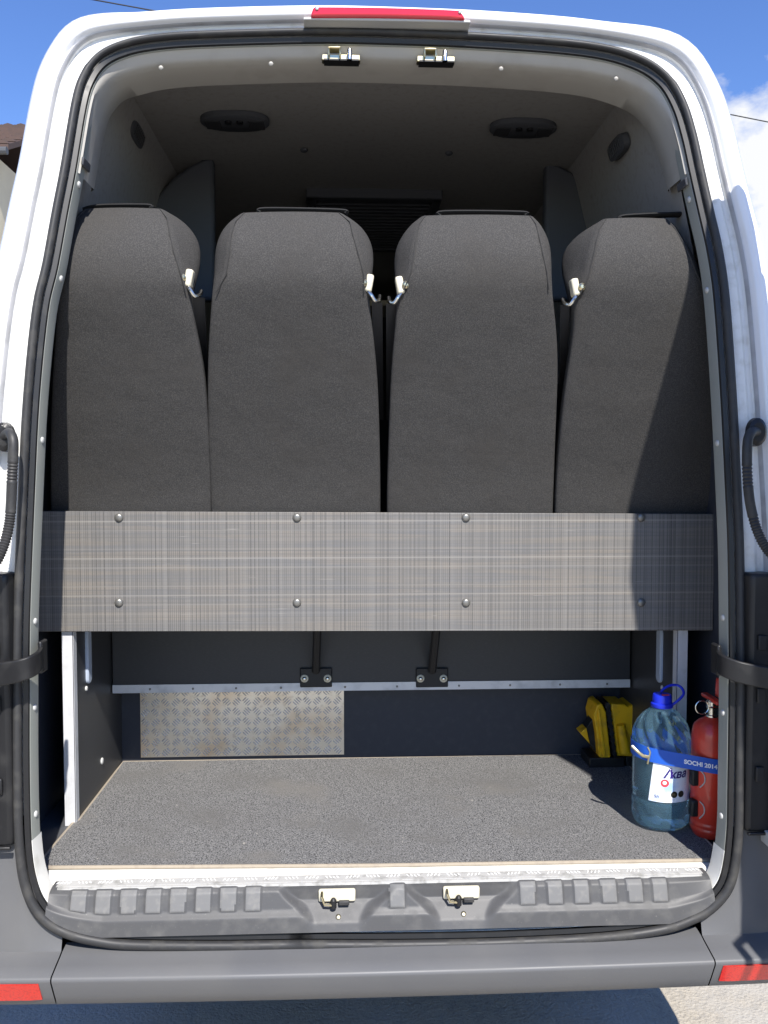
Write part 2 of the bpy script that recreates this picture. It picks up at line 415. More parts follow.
# round rubber seal with a lip
def seal_prof(j):
    nz = NRM[j].z
    r = .0072 if nz > .55 else lerp(.0105, .0085, sstep(-.3, .5, nz))
    if nz < -.2: r = lerp(.0105, .0110, sstep(-.2, -.8, nz))
    return [(.004+r*.35+r*math.cos(q), -.002+.011*math.sin(q)) for q in [math.pi*2*k/10 for k in range(10)]]
sweep(0, NL, seal_prof, True).build('door_seal', M['rubber'], van, smooth=60)
lip = [(-.003, .008), (-.004, .002), (-.014, .004), (-.0155, .014), (-.006, .016)]
sweep(0, NL, lip, True).build('seal_lip', M['black'], van, smooth=40)
# painted reveal around the opening
def flange_prof(j):
    return [(-.006, .008), (-.0158, .012), (-.0172, .02), (-.0200, .046), (-.0195, .052), (.0, .056), (.04, .075)]
sweep(IDX(8), IDX(45), flange_prof).build('door_flange', M['flange'], van, smooth=30)
sweep(IDX(45)-2, NL+IDX(8)+2, [(-.006, .006), (-.0157, .011), (-.0172, .02), (-.0200, .044), (-.0200, .058)]).build('sill_flange', M['sill'], van, smooth=30)
# header over the opening
hd0, hd1 = IDX(19), IDX(34)
def header_prof(j):
    f = min(sstep(hd0, hd0+22, j), sstep(hd1, hd1-22, j)); f = lerp(.20, 1, f)
    return [(-.010, .012), (-.0162, .017), (-.021, .020), (-.022*f-.012, .027), (-.027*f-.012, .036), (-.031*f-.012, .052), (-.034*f-.012, .080), (-.037*f-.012, .135), (-.02*f, .16)]
sweep(hd0, hd1, header_prof).build('header_panel', M['header'], van, smooth=50)
# ceiling and linings
LX, LZ = .655, 2.655; XC = .0105
mb = MB()
mb.loft([[Vector((x, y, LZ+.012*(1-((x-XC)/LX)**2))) for x in [XC+LX*k/6 for k in range(-6, 7)]] for y in (.12, 1.2, 2.4, 4.7)], closed=False)
ceiling = mb.build('ceiling_lining', M['lining'], van)
for s in (-1, 1):
    mb = MB()
    sec = [(LX-.012, LZ+.02), (LX+.002, LZ-.002), (.675, 2.60), (.72, 2.42), (.79, 2.1), (.81, 2.02)]
    mb.loft([[Vector((XC+s*x, y, z)) for x, z in sec] for y in (.115, 1.2, 4.7)], closed=False)
    mb.build('side_lining', M['lining'], van, smooth=50)
    mb = MB(); mb.loft([[Vector((XC+s*x, y, z)) for x, z in ((.808, 2.03), (.865, 1.8), (.898, 1.6), (.908, 1.2), (.908, .69))] for y in (.03, 4.7)], closed=False)
    mb.build('lower_lining', M['sky_tint'], van)
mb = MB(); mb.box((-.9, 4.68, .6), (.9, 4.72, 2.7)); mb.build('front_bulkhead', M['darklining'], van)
# load floor slab, underbody, wheels
mb = MB(); mb.box((-.90, .0, .60), (.90, 4.7, .706)); mb.box((-.90, -.075, .60), (.90, .0, .66)); mb.build('load_floor', M['trim'], van)
mb = MB(); mb.box((-.97, .0, .42), (.97, 5.0, .60)); mb.build('underbody', M['blackmat'], van, bevel=.03)
for y in (1.35, 4.3):
    for s in (-1, 1):
        mb = MB(); T = Matrix.Translation((s*.84, y, .345)) @ Matrix.Rotation(R(90), 4, 'Y')
        mb.lathe([(.20, -.10), (.31, -.11), (.34, -.09), (.345, 0), (.34, .09), (.31, .11), (.20, .10)], 40, T)
        w = mb.build('wheel', M['tyre'], van)
        mb = MB(); mb.lathe([(.05, -.06), (.19, -.104), (.2, -.07), (.2, .07), (.19, .104), (.05, .06)], 32, T); mb.build('rim', M['rim'], w)
# brake lamp on the roof edge
def patch(name, quad, Yv, th, material, parent, bevel=.004, n=10):
    """a curved slab seen as a quad of pixels (top left, top right, bottom right, bottom left)"""
    mb = MB(); rings = []
    for i in range(n+1):
        t = i/n
        a = at(lerp(quad[0][0], quad[1][0], t), lerp(quad[0][1], quad[1][1], t)-quad[4]*4*t*(1-t), Yv)
        b = at(lerp(quad[3][0], quad[2][0], t), lerp(quad[3][1], quad[2][1], t)-quad[4]*4*t*(1-t), Yv)
        d = Vector((0, th, 0)); rings.append([a, b, b+d, a+d])
    mb.loft(rings); return mb.build(name, material, parent, bevel=bevel, smooth=40)
bl = patch('brake_lamp', [(313, 6), (461, 9.5), (466, 19), (310, 16.5), 1.0], .012, .09, M['red'], van, .006)
patch('lamp_base', [(304, 16.5), (470, 19.5), (471, 22.5), (303, 19.5), .4],.020, .07, M['plug'], bl, .002)
for px, py in ((317, 8.5), (460, 12)):
    mb = MB(); c = at(px, py, .0115); mb.lathe([(.004, 0), (.004, .002), (.002, .003)], 12, Matrix.Translation(c) @ Matrix.Rotation(R(90), 4, 'X')); mb.build('screw', M['chrome'], bl)
# strikers under the header
def striker(px, py):
    c = at(px, py, .065); mb = MB()
    T = Matrix.Translation(c)
    mb.box((-.045, -.002, -.008), (.045, .02, .006), 0, T)
    mb.box((-.030, -.018, -.006), (-.026, .01, .016), 0, T); mb.box((-.004, -.018, -.006), (.0, .01, .016), 0, T)
    mb.box((-.030, -.018, .012), (.0, .01, .017), 0, T)
    s = mb.build('latch_striker', M['brass'], van, bevel=.002)
    mb = MB(); mb.lathe([(.006, -.012), (.006, .010), (.0045, .014)], 14, T @ Matrix.Translation((.020, -.012, 0))); mb.build('pin', M['chrome'], s)
    mb = MB(); mb.box((-.040, -.010, -.012), (.042, .02, -.0085), 0, T); mb.build('plate', M['blackmat'], s)
striker(341, 57); striker(436, 58.5)
# bolt caps on the pillars and header
def cap_on(p, nrm, r, name, material, parent, h=.004):
    mb = MB(); q = Vector((0, 0, 1)).rotation_difference(Vector(nrm)).to_matrix().to_4x4()
    mb.lathe([(r, -.001), (r, h*.3), (r*.8, h*.8), (r*.4, h), (.0005, h*1.02)], 14, Matrix.Translation(p) @ q)
    return mb.build(name, material, parent, smooth=60)
def loop_at(y_px, left):
    best = None
    for j in range(IDX(9), IDX(44)):
        p = LOOP[j]; d = p-CAM; yy = 512-FPX*d.dot(UPV)/d.dot(FWD)
        if (p.x < 0) == left and (best is None or abs(yy-y_px) < best[0]): best = (abs(yy-y_px), j)
    return best[1]
for left, ys in ((True, (178, 276, 448, 628, 712, 858)), (False, (190, 286, 452, 618, 712, 850))):
    for y in ys:
        j = loop_at(y, left); n = NRM[j]
        p = LOOP[j]+n*(-.0182)+Vector((0, .032, 0))
        cap_on(p, (-n.x, -.06, -n.z), .0075, 'bolt_cap', M['plug'], van)
for px, py in ((161, 68), (271, 64), (501, 69), (616, 79)):
    cap_on(at(px, py, .082), (0, -1, -.6), .0055, 'bolt_cap', M['header'], van)
# joints where the pillar trim meets the header
for y, left in ((156, True), (180, False)):
    j = loop_at(y, left); mb = MB(); n = NRM[j]
    t = Vector((n.z, 0, -n.x))
    c = LOOP[j]-n*.024+Vector((0, .04, 0))
    q = Matrix.Translation(c) @ Matrix((n, Vector((0, 1, 0)), t)).transposed().to_4x4()
    mb.box((-.003, -.028, -.010), (.003, .026, .010), 0, q); mb.build('trim_joint', M['trim'], van, bevel=.003)

# roof fittings
def dome_lamp(px, py):
    c = on_z(px, py, LZ-.004); mb = MB()
    def oval(rx, ry, z): return [Vector((c.x+rx*math.copysign(abs(math.cos(a))**.7, math.cos(a)), c.y+ry*math.sin(a), c.z+z)) for a in [2*math.pi*k/28 for k in range(28)]]
    mb.loft([oval(.098, .058, .01), oval(.098, .058, -.003), oval(.090, .052, -.008)])
    l = mb.build('dome_lamp', M['trim'], van, smooth=40)
    for sx in (-1, 1):
        mb = MB(); mb.box((c.x+sx*.062-.022, c.y-.03, c.z-.011), (c.x+sx*.062+.022, c.y+.03, c.z-.006)); mb.build('diffuser', M['darklining'], l, bevel=.006)
    mb = MB()
    for sx in (-1, 1): mb.lathe([(.0095, -.014), (.0095, -.006)], 14, Matrix.Translation((c.x+sx*.016, c.y-.022, c.z)))
    mb.build('button', M['blackmat'], l)
dome_lamp(235, 122); dome_lamp(523, 129)
def side_vent(px, py, s):
    # oval grille on the sloping side lining, just under the ceiling edge
    d = FWD + RGT*((px-384)/FPX) + UPV*((512-py)/FPX)
    n = Vector((s*.92, 0, .30)).normalized(); p0 = Vector((s*.69, 0, 2.54))
    c = CAM+d*((p0-CAM).dot(n)/d.dot(n)) - n*.004
    u = Vector((0, 1, 0)); v = n.cross(u)
    mb = MB()
    def ring(rx, ry, o): return [c-n*o+u*(rx*math.copysign(abs(math.cos(a))**.6, math.cos(a)))+v*(ry*math.copysign(abs(math.sin(a))**.6, math.sin(a))) for a in [2*math.pi*k/24 for k in range(24)]]
    mb.loft([ring(.066, .024, -.012), ring(.066, .024, .006), ring(.058, .018, .009)]); o = mb.build('speaker_vent', M['trim'], van)
    mb = MB()
    for k in range(-3, 4):
        q = c+u*(k*.014)-n*.0095; mb.tube([q-v*.014, q+v*.014], .0026, 6)
    mb.build('grille', M['blackmat'], o)
side_vent(135, 134, -1); side_vent(619, 147, 1)
# roof hatch with louvres
a, b = on_z(306, 192, LZ), on_z(443, 192, LZ)
y0 = a.y; y1 = y0+.75
mb = MB(); z = LZ+.008
for q in ((a.x, y0-.012, b.x, y0+.03), (a.x, y1-.04, b.x, y1), (a.x, y0, a.x+.035, y1), (b.x-.035, y0, b.x, y1)):
    mb.box((q[0], q[1], z-.03), (q[2], q[3], z+.01))
hatch = mb.build('roof_hatch', M['trim'], van, bevel=.005)
mb = MB()
for k in range(16):
    yy = y0+.05+k*.042
    mb.box((a.x+.036, yy, z-.024), (b.x-.036, yy+.012, z-.004))
mb.build('louvre', M['trim'], hatch)
mb = MB(); mb.box((a.x+.036, y0+.032, z-.003), (b.x-.036, y1-.042, z+.006)); mb.build('vent_screen', M['blackmat'], hatch)
for px, py in ((304, 151), (449, 154)):
    p = on_z(px, py, LZ); cap_on(p+Vector((0, 0, .004)), (0, 0, -1), .012, 'ceiling_screw', M['trim'], van, .008)
# curved pillar trims behind the seats
for s, top, xr in ((-1, (212, 155), 214), (1, (548, 161), 545)):
    Y = .86
    if s < 0: pts = [(148, 212), (158, 194), (172, 178), (188, 166), (203, 158), (213, 156), (214, 216), (214, 300), (120, 300)]
    else: pts = [(612, 222), (600, 200), (588, 184), (572, 171), (558, 164), (546, 162), (545, 222), (545, 300), (640, 300)]
    mb = MB(); mb.prism([at(x, y, Y) for x, y in pts], (0, .05, 0)); pt = mb.build('pillar_trim', M['bluetrim'], van, bevel=.012, smooth=40)
    cx = 212 if s < 0 else 545
    p = at(cx-(0 if s < 0 else 2), top[1]-3, Y); mb = MB(); mb.box((p.x-.05, Y-.03, p.z-.008), (p.x+.05, Y+.03, p.z+.010)); mb.build('belt_anchor', M['blackmat'], pt, bevel=.006)
# cream table edge far inside, glimpsed between the middle seats
mb = MB(); a = at(372, 286, 2.6); b = at(402, 306, 2.6)
mb.box((a.x-.25, 2.6, b.z), (b.x+.25, 2.95, b.z+.03)); mb.box((a.x-.2, 2.65, .72), (a.x-.15, 2.7, b.z)); mb.box((b.x+.15, 2.65, .72), (b.x+.2, 2.7, b.z))
mb.build('cabin_table', M['cream'], van, bevel=.004)

# ------------------------------------------------------------------ load bay walls
zf = .716                                     # carpet top
FL = lambda px, py: on_z(px, py, zf)
pl, pl2 = FL(73, 821), FL(126, 762)
XL = -.832; XR = .832
YS = FL(70, 822).y; YB = FL(380, 757).y
print('strip Y', YS, 'x', FL(70, 822).x, 'back Y', YB, 'x back', pl2.x, 'front carpet Y', FL(380, 866).y)
XL = (FL(70, 822).x+pl2.x)/2
for s, X in ((-1, XL), (1, .826)):
    mb = MB(); mb.box((X, YS, .706), (X+s*.018, YB+.02, 1.45)); sp_ = mb.build('side_panel', M['board'], van, bevel=.002)
    mb = MB()                                  # aluminium edge strip, L shaped
    mb.box((X-s*.003, YS-.004, .707), (X+s*.026, YS-.001, 1.44)); mb.box((X-s*.004, YS-.004, .707), (X-s*.0012, YS+.022, 1.44))
    mb.build('edge_strip', M['alu'], sp_)
    # pale recessed handle slot
    hp = at(87, 650, lambda z: 0) if s < 0 else None
    d = FWD + RGT*(((88 if s < 0 else 660)-384)/FPX) + UPV*((512-655)/FPX)
    c = CAM+d*((X-s*.002-CAM.x)/d.x)
    mb = MB(); ring = []
    for rr, o in ((1, -.004), (1, .005), (.8, .008)):
        ring.append([Vector((X-s*o, c.y+.018*rr*math.cos(q), c.z+(.062 if math.sin(q) >= 0 else -.062)+.018*rr*math.sin(q))) for q in [2*math.pi*(k+.5)/20 for k in range(20)]])
    mb.loft(ring); mb.build('slot_handle', M['slot'], sp_)
    cap_on(Vector((X-s*.001, c.y-.018, c.z-.09)), (-s, 0, 0), .007, 'screw', M['plug'], sp_)
d = FWD + RGT*((102-384)/FPX) + UPV*((512-761)/FPX)
cap_on(CAM+d*((XL+.001-CAM.x)/d.x), (1, 0, 0), .010, 'plug', M['plug'], van)
# bulkhead at the back of the bay
mb = MB(); mb.box((XC-.89, YB, .706), (XC+.89, YB+.02, 1.30)); mb.build('bay_bulkhead', M['sky_tint'], van)
# upright board hanging in the bay with an aluminium lower edge
d = FWD + RGT*((111-384)/FPX) + UPV*((512-660)/FPX)
yb = (CAM+d*((XL-CAM.x)/d.x)).y
za = at(300, 690, yb).z; zb = at(300, 684.5, yb).z
print('board Y', yb, 'z', za, zb)
x1 = min(at(634, 688, yb).x, .82)
mb = MB(); mb.box((XL+.004, yb, zb), (x1, yb+.018, 1.34)); board = mb.build('seat_riser', M['board'], van, bevel=.0015)
mb = MB(); mb.box((XL+.004, yb-.003, za), (x1, yb-.0005, zb+.005)); mb.box((XL+.004, yb-.003, za-.003), (x1, yb+.03, za)); mb.build('edge_strip', M['alu'], board)
for px in (150, 193, 236, 281, 345, 397, 459, 510, 560, 607):
    cap_on(Vector((at(px, 688, yb-.003).x, yb-.003, (za+zb)/2)), (0, -1, 0), .0035, 'rivet', M['bolt'], board, .002)
mb = MB(); mb.box((XL+.004, yb+.031, za-.002), (x1+.0, YB-.002, za+.02)); mb.build('riser_shelf', M['darklining'], van)
# chequer plate
tl, br = at(140, 691, YB-.003), at(344, 754.5, YB-.003)
mb = MB(); mb.box((tl.x, YB-.003, br.z), (br.x, YB-.0005, min(tl.z+.05, za-.01)))
cell = .0325; nx = int((br.x-tl.x)/cell)+1; nz = int((tl.z+.05-br.z)/cell)+1
for i in range(nx):
    for k in range(nz):
        cx, cz = tl.x+(i+.5)*cell, br.z+(k+.5)*cell
        if cx > br.x-.010 or cz > za-.02: continue
        dirn = Vector((1, 0, 1)).normalized() if (i+k) % 2 else Vector((1, 0, -1)).normalized()
        perp = Vector((-dirn.z, 0, dirn.x))
        for q in (-1.5, -.5, .5, 1.5):
            c = Vector((cx, YB-.0032, cz))+perp*(q*.0073)
            h = .0125 if abs(q) < 1 else .0100
            e = [c-dirn*h, c-dirn*h*.5-perp*.0019, c+dirn*h*.5-perp*.0019, c+dirn*h, c+dirn*h*.5+perp*.0019, c-dirn*h*.5+perp*.0019]
            tip = [c-dirn*h*.55+Vector((0, -.0030, 0)), c+dirn*h*.55+Vector((0, -.0030, 0))]
            mb.add(e+tip, [(0, 1, 6), (1, 2, 7, 6), (2, 3, 7), (3, 4, 7), (4, 5, 6, 7), (5, 0, 6)], 1)
mb.build('tread_plate', [M['tread'], M['treadbar']], van, smooth=20)

# ------------------------------------------------------------------ sill and scuff plate
def loop_low_z(x):
    best = None
    for j in list(range(IDX(44), NL))+list(range(0, IDX(10))):
        a, b = LOOP[j], LOOP[(j+1) % NL]
        lo, hi = min(a.x, b.x), max(a.x, b.x)
        if lo <= x <= hi:
            z = lerp(a.z, b.z, (x-a.x)/(b.x-a.x) if abs(b.x-a.x) > 1e-6 else 0)
            best = z if best is None else min(best, z)
    return best
print('seal bottom z', loop_low_z(0), 'at -.75', loop_low_z(-.75), 'xmin', min(p.x for p in LOOP), 'xmax', max(p.x for p in LOOP))
mb = MB(); yc = FL(380, 866).y
mb.loft([[Vector((s, y, z)) for y, z in ((yc+.06, .7065), (yc+.0, .709), (-.030, .709), (-.036, .706), (-.040, .69), (-.042, .60))] for s in (-.835, -.4, 0, .4, .835)], closed=False)
mb.build('sill_panel', M['sill'], van, smooth=40)
PR = [(0, -.035, .7105), (.10, -.058, .7105), (.20, -.072, .7055), (.28, -.0815, .697), (.62, -.0925, .662), (.70, -.0965, .656), (.78, -.1035, .648), (1.0, -.1085, .615)]
PK = [(0, -.035, .7105), (.10, -.058, .7105), (.20, -.068, .703), (.28, -.069, .690), (.50, -.069, .672), (.62, -.074, .664), (.85, -.1015, .632), (1.0, -.1085, .615)]
def prof(P, s):
    return Vector((0, interp(s, [(p[0], p[1]) for p in P]), interp(s, [(p[0], p[2]) for p in P])))
xw = lambda px, py: at(px, py, -.09).x
pk = [xw(337, 905), xw(462, 905)]
ribs = [xw(78+25*k, 905) for k in range(8)]+[xw(397, 905)]+[xw(x, 905) for x in (528, 555, 582, 609, 635, 660)]
zb0 = loop_low_z(0)
mb = MB(); rings = []; NS = 44
xs = [XC-.755+1.51*i/420 for i in range(421)]
for x in xs:
    ring = []
    zl = (loop_low_z(x) or .62)+.003
    pass
    for k in range(NS+1):
        s = k/NS
        p = prof(PR, s)
        r = 0
        for c in ribs:
            half = .0180 - .003*s
            r = max(r, sstep(half+.004, half-.001, abs(x-c)))
        r *= sstep(.08, .16, s)*sstep(.66, .61, s)
        p.y -= .0034*r; p.z += .0012*r
        m = 0
        for c in pk:
            half = lerp(.125, .058, sstep(.15, .95, s))
            m = max(m, sstep(half+.014, half-.014, abs(x-c)))
        m *= sstep(.14, .24, s)
        p = p.lerp(prof(PK, s), m)
        # the plate's lower edge follows the round corner of the seal
        zz = p.z-(PR[0][2]); tot = PR[-1][2]-PR[0][2]
        low = max(PR[-1][2], zl)
        p.z = PR[0][2]+zz*(low-PR[0][2])/tot
        ring.append(Vector((x, p.y-.001, p.z)))
    rings.append(ring)
mb.loft(rings, closed=False)
for fi, f in enumerate(mb.f):
    i_, k_ = fi//NS, fi % NS; s = (k_+.5)/NS
    if .20 < s < .635 and any(abs((xs[i_]+xs[i_+1])/2-c) < .0178-.003*s for c in ribs) and not any(abs(xs[i_]-c) < lerp(.125, .058, s)+.01 for c in pk): mb.mi[fi] = 1
scuff = mb.build('scuff_plate', [M['scuff'], M['rib']], van, smooth=50)
# clear tread strip with raised bars on the top of the plate
mb = MB()
xx = -.735
while xx < .735:
    for k in range(4):
        c = Vector((xx+k*.0085, -.048+random.uniform(-.002, .002), .7125)); d = Vector((.007, .014, 0)) if int((xx+1)/.047) % 2 else Vector((-.007, .014, 0))
        e = d*.5; pz = Vector((e.y, -e.x, 0)).normalized()*.0022
        mb.add([c-e, c-pz, c+e, c+pz, c+Vector((0, 0, .0016))], [(0, 1, 4), (1, 2, 4), (2, 3, 4), (3, 0, 4)], 1)
    xx += .047
mb.box((-.735, -.066, .7108), (.755, -.0355, .7118)); mb.box((-.730, -.0725, .7045), (.750, -.0662, .7110))
mb.build('tread_strip', [M['strip'], M['clearbar']], scuff, smooth=20)
for c in pk:                                    # lower strikers in the two recesses
    T = Matrix.Translation((c, -.082, .684)); mb = MB()
    mb.box((-.042, -.001, -.014), (.042, .012, .014), 0, T)
    st = mb.build('latch_striker', M['cream'], van, bevel=.004)
    mb = MB(); mb.tube([T @ Vector(q) for q in ((-.034, 0, .010), (-.034, -.012, .004), (-.028, -.014, -.012), (-.012, -.013, -.015), (-.010, 0, -.010))], .0032, 8); mb.build('hook', M['brass'], st)
    mb = MB(); mb.lathe([(.007, -.022), (.007, -.004), (.004, 0)], 12, T @ Matrix.Translation((-.008, -.010, .0))); mb.build('pin', M['blackmat'], st)
    mb = MB(); mb.box((.004, -.010, -.018), (.028, -.001, -.008), 0, T); mb.build('buffer', M['rubber'], st, bevel=.002)
    cap_on(Vector((c+.003, -.0955, .643)), (0, -.7, .7), .006, 'screw', M['brass'], scuff, .002)

# ------------------------------------------------------------------ bumper
def plan(a):
    """plan curve of the bumper: distance along from the centre -> x, Y offset"""
    s = 1 if a >= 0 else -1; a = abs(a); r = .15
    if a < .86: return s*a, .012*(a/.86)**2
    q = (a-.86)/r
    if q < math.pi/2: return s*(.86+r*math.sin(q)), .012+r*(1-math.cos(q))
    return s*(.86+r), .012+r+(a-.86-r*math.pi/2)
BP = [(.02, .470), (-.08, .473), (-.138, .480), (-.152, .488), (-.166, .515), (-.1855, .555), (-.186, .561), (-.182, .566), (-.150, .5735), (-.125, .579), (-.112, .583)]
def bumper_piece(a0, a1, n, riser):
    mb = MB(); rings = []
    for i in range(n+1):
        a = lerp(a0, a1, i/n); x, dy = plan(a)
        ring = [Vector((x*(1-.0*k), y+dy, z)) for k, (y, z) in enumerate(BP)]
        if riser:
            xm = abs(x-.0105)
            zt = .86 if xm > .806 else max(min(.86, (loop_low_z(x-math.copysign(.012, x)) or .86)-.004), ring[-1].z+.002)
            z0 = ring[-1].z; y0 = ring[-1].y
            yt = -.100+dy*.75
            for t in (.06, .14, .25, .4, .6, .8, .97, 1.0):
                # concave flare up the corner
                f = 1-(1-t)**2.2
                ring.append(Vector((x, lerp(y0, yt, f), lerp(z0, zt, t))))
            ring.append(Vector((x, yt+.03, zt)))
        else:
            ring.append(Vector((x, ring[-1].y+.03, ring[-1].z+.004)))
        rings.append(ring)
    mb.loft(rings, closed=False); return mb
xs1, xs2 = at(50, 965, -.18).x, at(716, 955, -.18).x
print('bumper seams', xs1, xs2)
bumper = bumper_piece(xs1+.0015, xs2-.0015, 60, False).build('rear_bumper', M['bumper'], van, smooth=45)
for o, (a0, a1) in enumerate(((-1.9, xs1-.0015), (xs2+.0015, 1.9))):
    n = 110
    c = bumper_piece(a0, a1, n, True).build('bumper_corner', M['bumper'], van, smooth=45)
    mb = MB(); rings = []
    s = -1 if o == 0 else 1; b0 = .738 if o == 0 else .757
    for i in range(17):
        x, dy = plan(s*lerp(b0, 1.12, i/16)); e = .003*(1 if 0 < i < 16 else .2)
        sl = 0 if i else .006
        rings.append([Vector((x, -.1858+dy-e, .5535)), Vector((x, -.1640+dy-e, .506)), Vector((x, -.15+dy, .507)), Vector((x, -.17+dy, .553))])
    mb.loft(rings); mb.build('reflector', M['refl'], c, smooth=40)
# ------------------------------------------------------------------ tail lamps

for s in (-1, 1):
    top = at(8 if s < 0 else 760, 573, -.10).z; bot = .828
    mb = MB()
    mb.loft([[Vector((XC+s*(x-.006), y, z)) for x, y in ((.822, -.094), (.828, -.118), (.90, -.122), (.955, -.10), (.995, -.03), (1.0, .06), (.84, .06))] for z in (bot, bot+.02, (top+bot)/2, top-.02, top)])
    tl_ = mb.build('tail_lamp', M['black'], van, bevel=.008, smooth=40)
    mb = MB(); mb.loft([[Vector((s*x, y, z)) for x, y in ((.915, -.118), (.935, -.125), (.97, -.100), (1.004, -.03), (1.006, .05), (.93, .05))] for z in (bot+.05, top-.05)])
    mb.build('lens', M['red'], tl_, bevel=.006, smooth=40)
    mb = MB(); mb.box((XC+s*.822, -.126, bot-.004), (XC+s*.90, -.117, bot+.003)); mb.build('lamp_edge', M['black'], tl_, bevel=.002)
    for zz in (bot+.12, bot+.3, bot+.42):
        mb = MB(); mb.box((XC+s*.836, -.128, zz), (XC+s*.856, -.120, zz+.035)); mb.build('clip', M['blackmat'], tl_, bevel=.003)
mb = MB(); p = at(767, 839, -.13); mb.box((p.x-.001, -.150, p.z-.016), (p.x+.05, -.10, p.z+.016)); mb.build('pale_block', M['plug'], van, bevel=.003)  # small pale block below the right tail lamp

# ------------------------------------------------------------------ rear doors, folded out just past square
def rear_door(s, ang):
    H = Vector((s*.935, -.095, 0))
    d = thing_part('rear_door', van, H)
    c, sn = math.cos(ang), math.sin(ang)
    def P(u, v, z):          # u from hinge along the door, v towards the cabin side, closed door runs to the centre
        return Vector((H.x+s*(-u*c - v*sn), H.y+(-u*sn + v*c), z))
    lean = lambda z: interp(z, [(1.3, 0), (2.0, .025), (2.4, .05), (2.7, .09)])
    def hinge_u(z): return interp(z, [(.5, .03), (1.4, .03), (2.0, .08), (2.3, .09), (2.5, .11), (2.62, .20), (2.68, .36)])
    zs = [.60, .7, .9, 1.1, 1.3, 1.5, 1.7, 1.9, 2.1, 2.25, 2.4, 2.5, 2.58, 2.64, 2.68]
    mb = MB()
    mb.loft([[P(hinge_u(z), lean(z), z), P(.5, lean(z)-.015, z), P(.92, lean(z), z), P(.92, lean(z)+.055, z), P(hinge_u(z), lean(z)+.055, z)] for z in zs])
    mb.build('door_shell', M['white'], d, smooth=40, bevel=.006)
    mb = MB()
    mb.loft([[P(.12, lean(z)+.056, z), P(.86, lean(z)+.056, z), P(.85, lean(z)+.07, z), P(.13, lean(z)+.07, z)] for z in (.68, 1.0, 1.38)])
    mb.build('door_trim', M['trim'], d, bevel=.006)
    mb = MB()
    mb.loft([[P(hinge_u(z)+.08, lean(z)+.0565, z), P(.85, lean(z)+.0565, z), P(.85, lean(z)-.018, z), P(hinge_u(z)+.08, lean(z)-.018, z)] for z in (1.5, 1.8, 2.1, 2.35)])
    mb.build('door_window', M['tint'], d, bevel=.01)
    mb = MB(); mb.tube([P(.80, .07, 1.2), P(.80, .10, 1.22), P(.80, .10, 1.36), P(.80, .07, 1.38)], .010, 8); mb.build('pull_handle', M['black'], d)
def thing_part(name, parent, loc):
    o = bpy.data.objects.new(name, None); o.empty_display_size = .1; COL.objects.link(o); o.location = loc; adopt(o, parent); return o
rear_door(1, R(98.5)); rear_door(-1, R(98))
# door check straps
for s, pts in ((-1, [(-14, 676), (2, 674), (18, 671), (30, 667), (38, 662), (41, 657)]), (1, [(786, 680), (770, 678), (752, 675), (736, 671), (722, 665), (718, 660)])):
    ys = [-.20, -.175, -.15, -.135, -.11, -.07]
    c = catmull([at(x, y, yy) for (x, y), yy in zip(pts, ys)], 5)
    mb = MB(); h = .0245
    rings = []
    for i, p in enumerate(c):
        a = c[max(0, i-1)]; b = c[min(len(c)-1, i+1)]; t = (b-a); n = Vector((-t.y, t.x, 0)).normalized()*.0045
        rings.append([p+n+Vector((0, 0, h)), p-n+Vector((0, 0, h)), p-n-Vector((0, 0, h)), p+n-Vector((0, 0, h))])
    mb.loft(rings); cs = mb.build('check_strap', M['black'], van, bevel=.003, smooth=40)
    p = c[-1]; mb = MB(); mb.box((p.x-.005, p.y-.008, p.z-.036), (p.x+.005, p.y+.03, p.z+.036)); mb.build('strap_hook', M['black'], cs, bevel=.004)
# corrugated wiring conduits
for pts, ys in (([(4, 437), (9, 433), (13, 440), (13, 458), (12, 480), (11, 505), (9, 525), (4, 545), (-4, 562), (-16, 574)], [-.09, -.11, -.125, -.13, -.13, -.13, -.135, -.15, -.165, -.18]),
                ([(757, 432), (752, 432), (748, 440), (747, 460), (748, 485), (751, 508), (757, 530), (766, 548), (778, 560), (792, 566)], [-.09, -.11, -.125, -.13, -.13, -.13, -.135, -.15, -.165, -.18])):
    c = catmull([at(x, y, yy) for (x, y), yy in zip(pts, ys)], 14)
    r = [.0108 if not (44 < i < 58 or 74 < i < 115) else (.0114 if i % 2 else .0092) for i in range(len(c))]
    mb = MB(); mb.tube(c, r, 14); w = mb.build('wiring_conduit', M['rubber'], van, smooth=50)
    p = c[0]; mb = MB(); mb.lathe([(.022, -.012), (.021, .004), (.015, .010)], 18, Matrix.Translation(p+Vector((0, .0, 0))) @ Matrix.Rotation(R(90), 4, 'X') @ Matrix.Scale(1.5, 4, (0, 1, 0))); mb.build('grommet', M['black'], w)

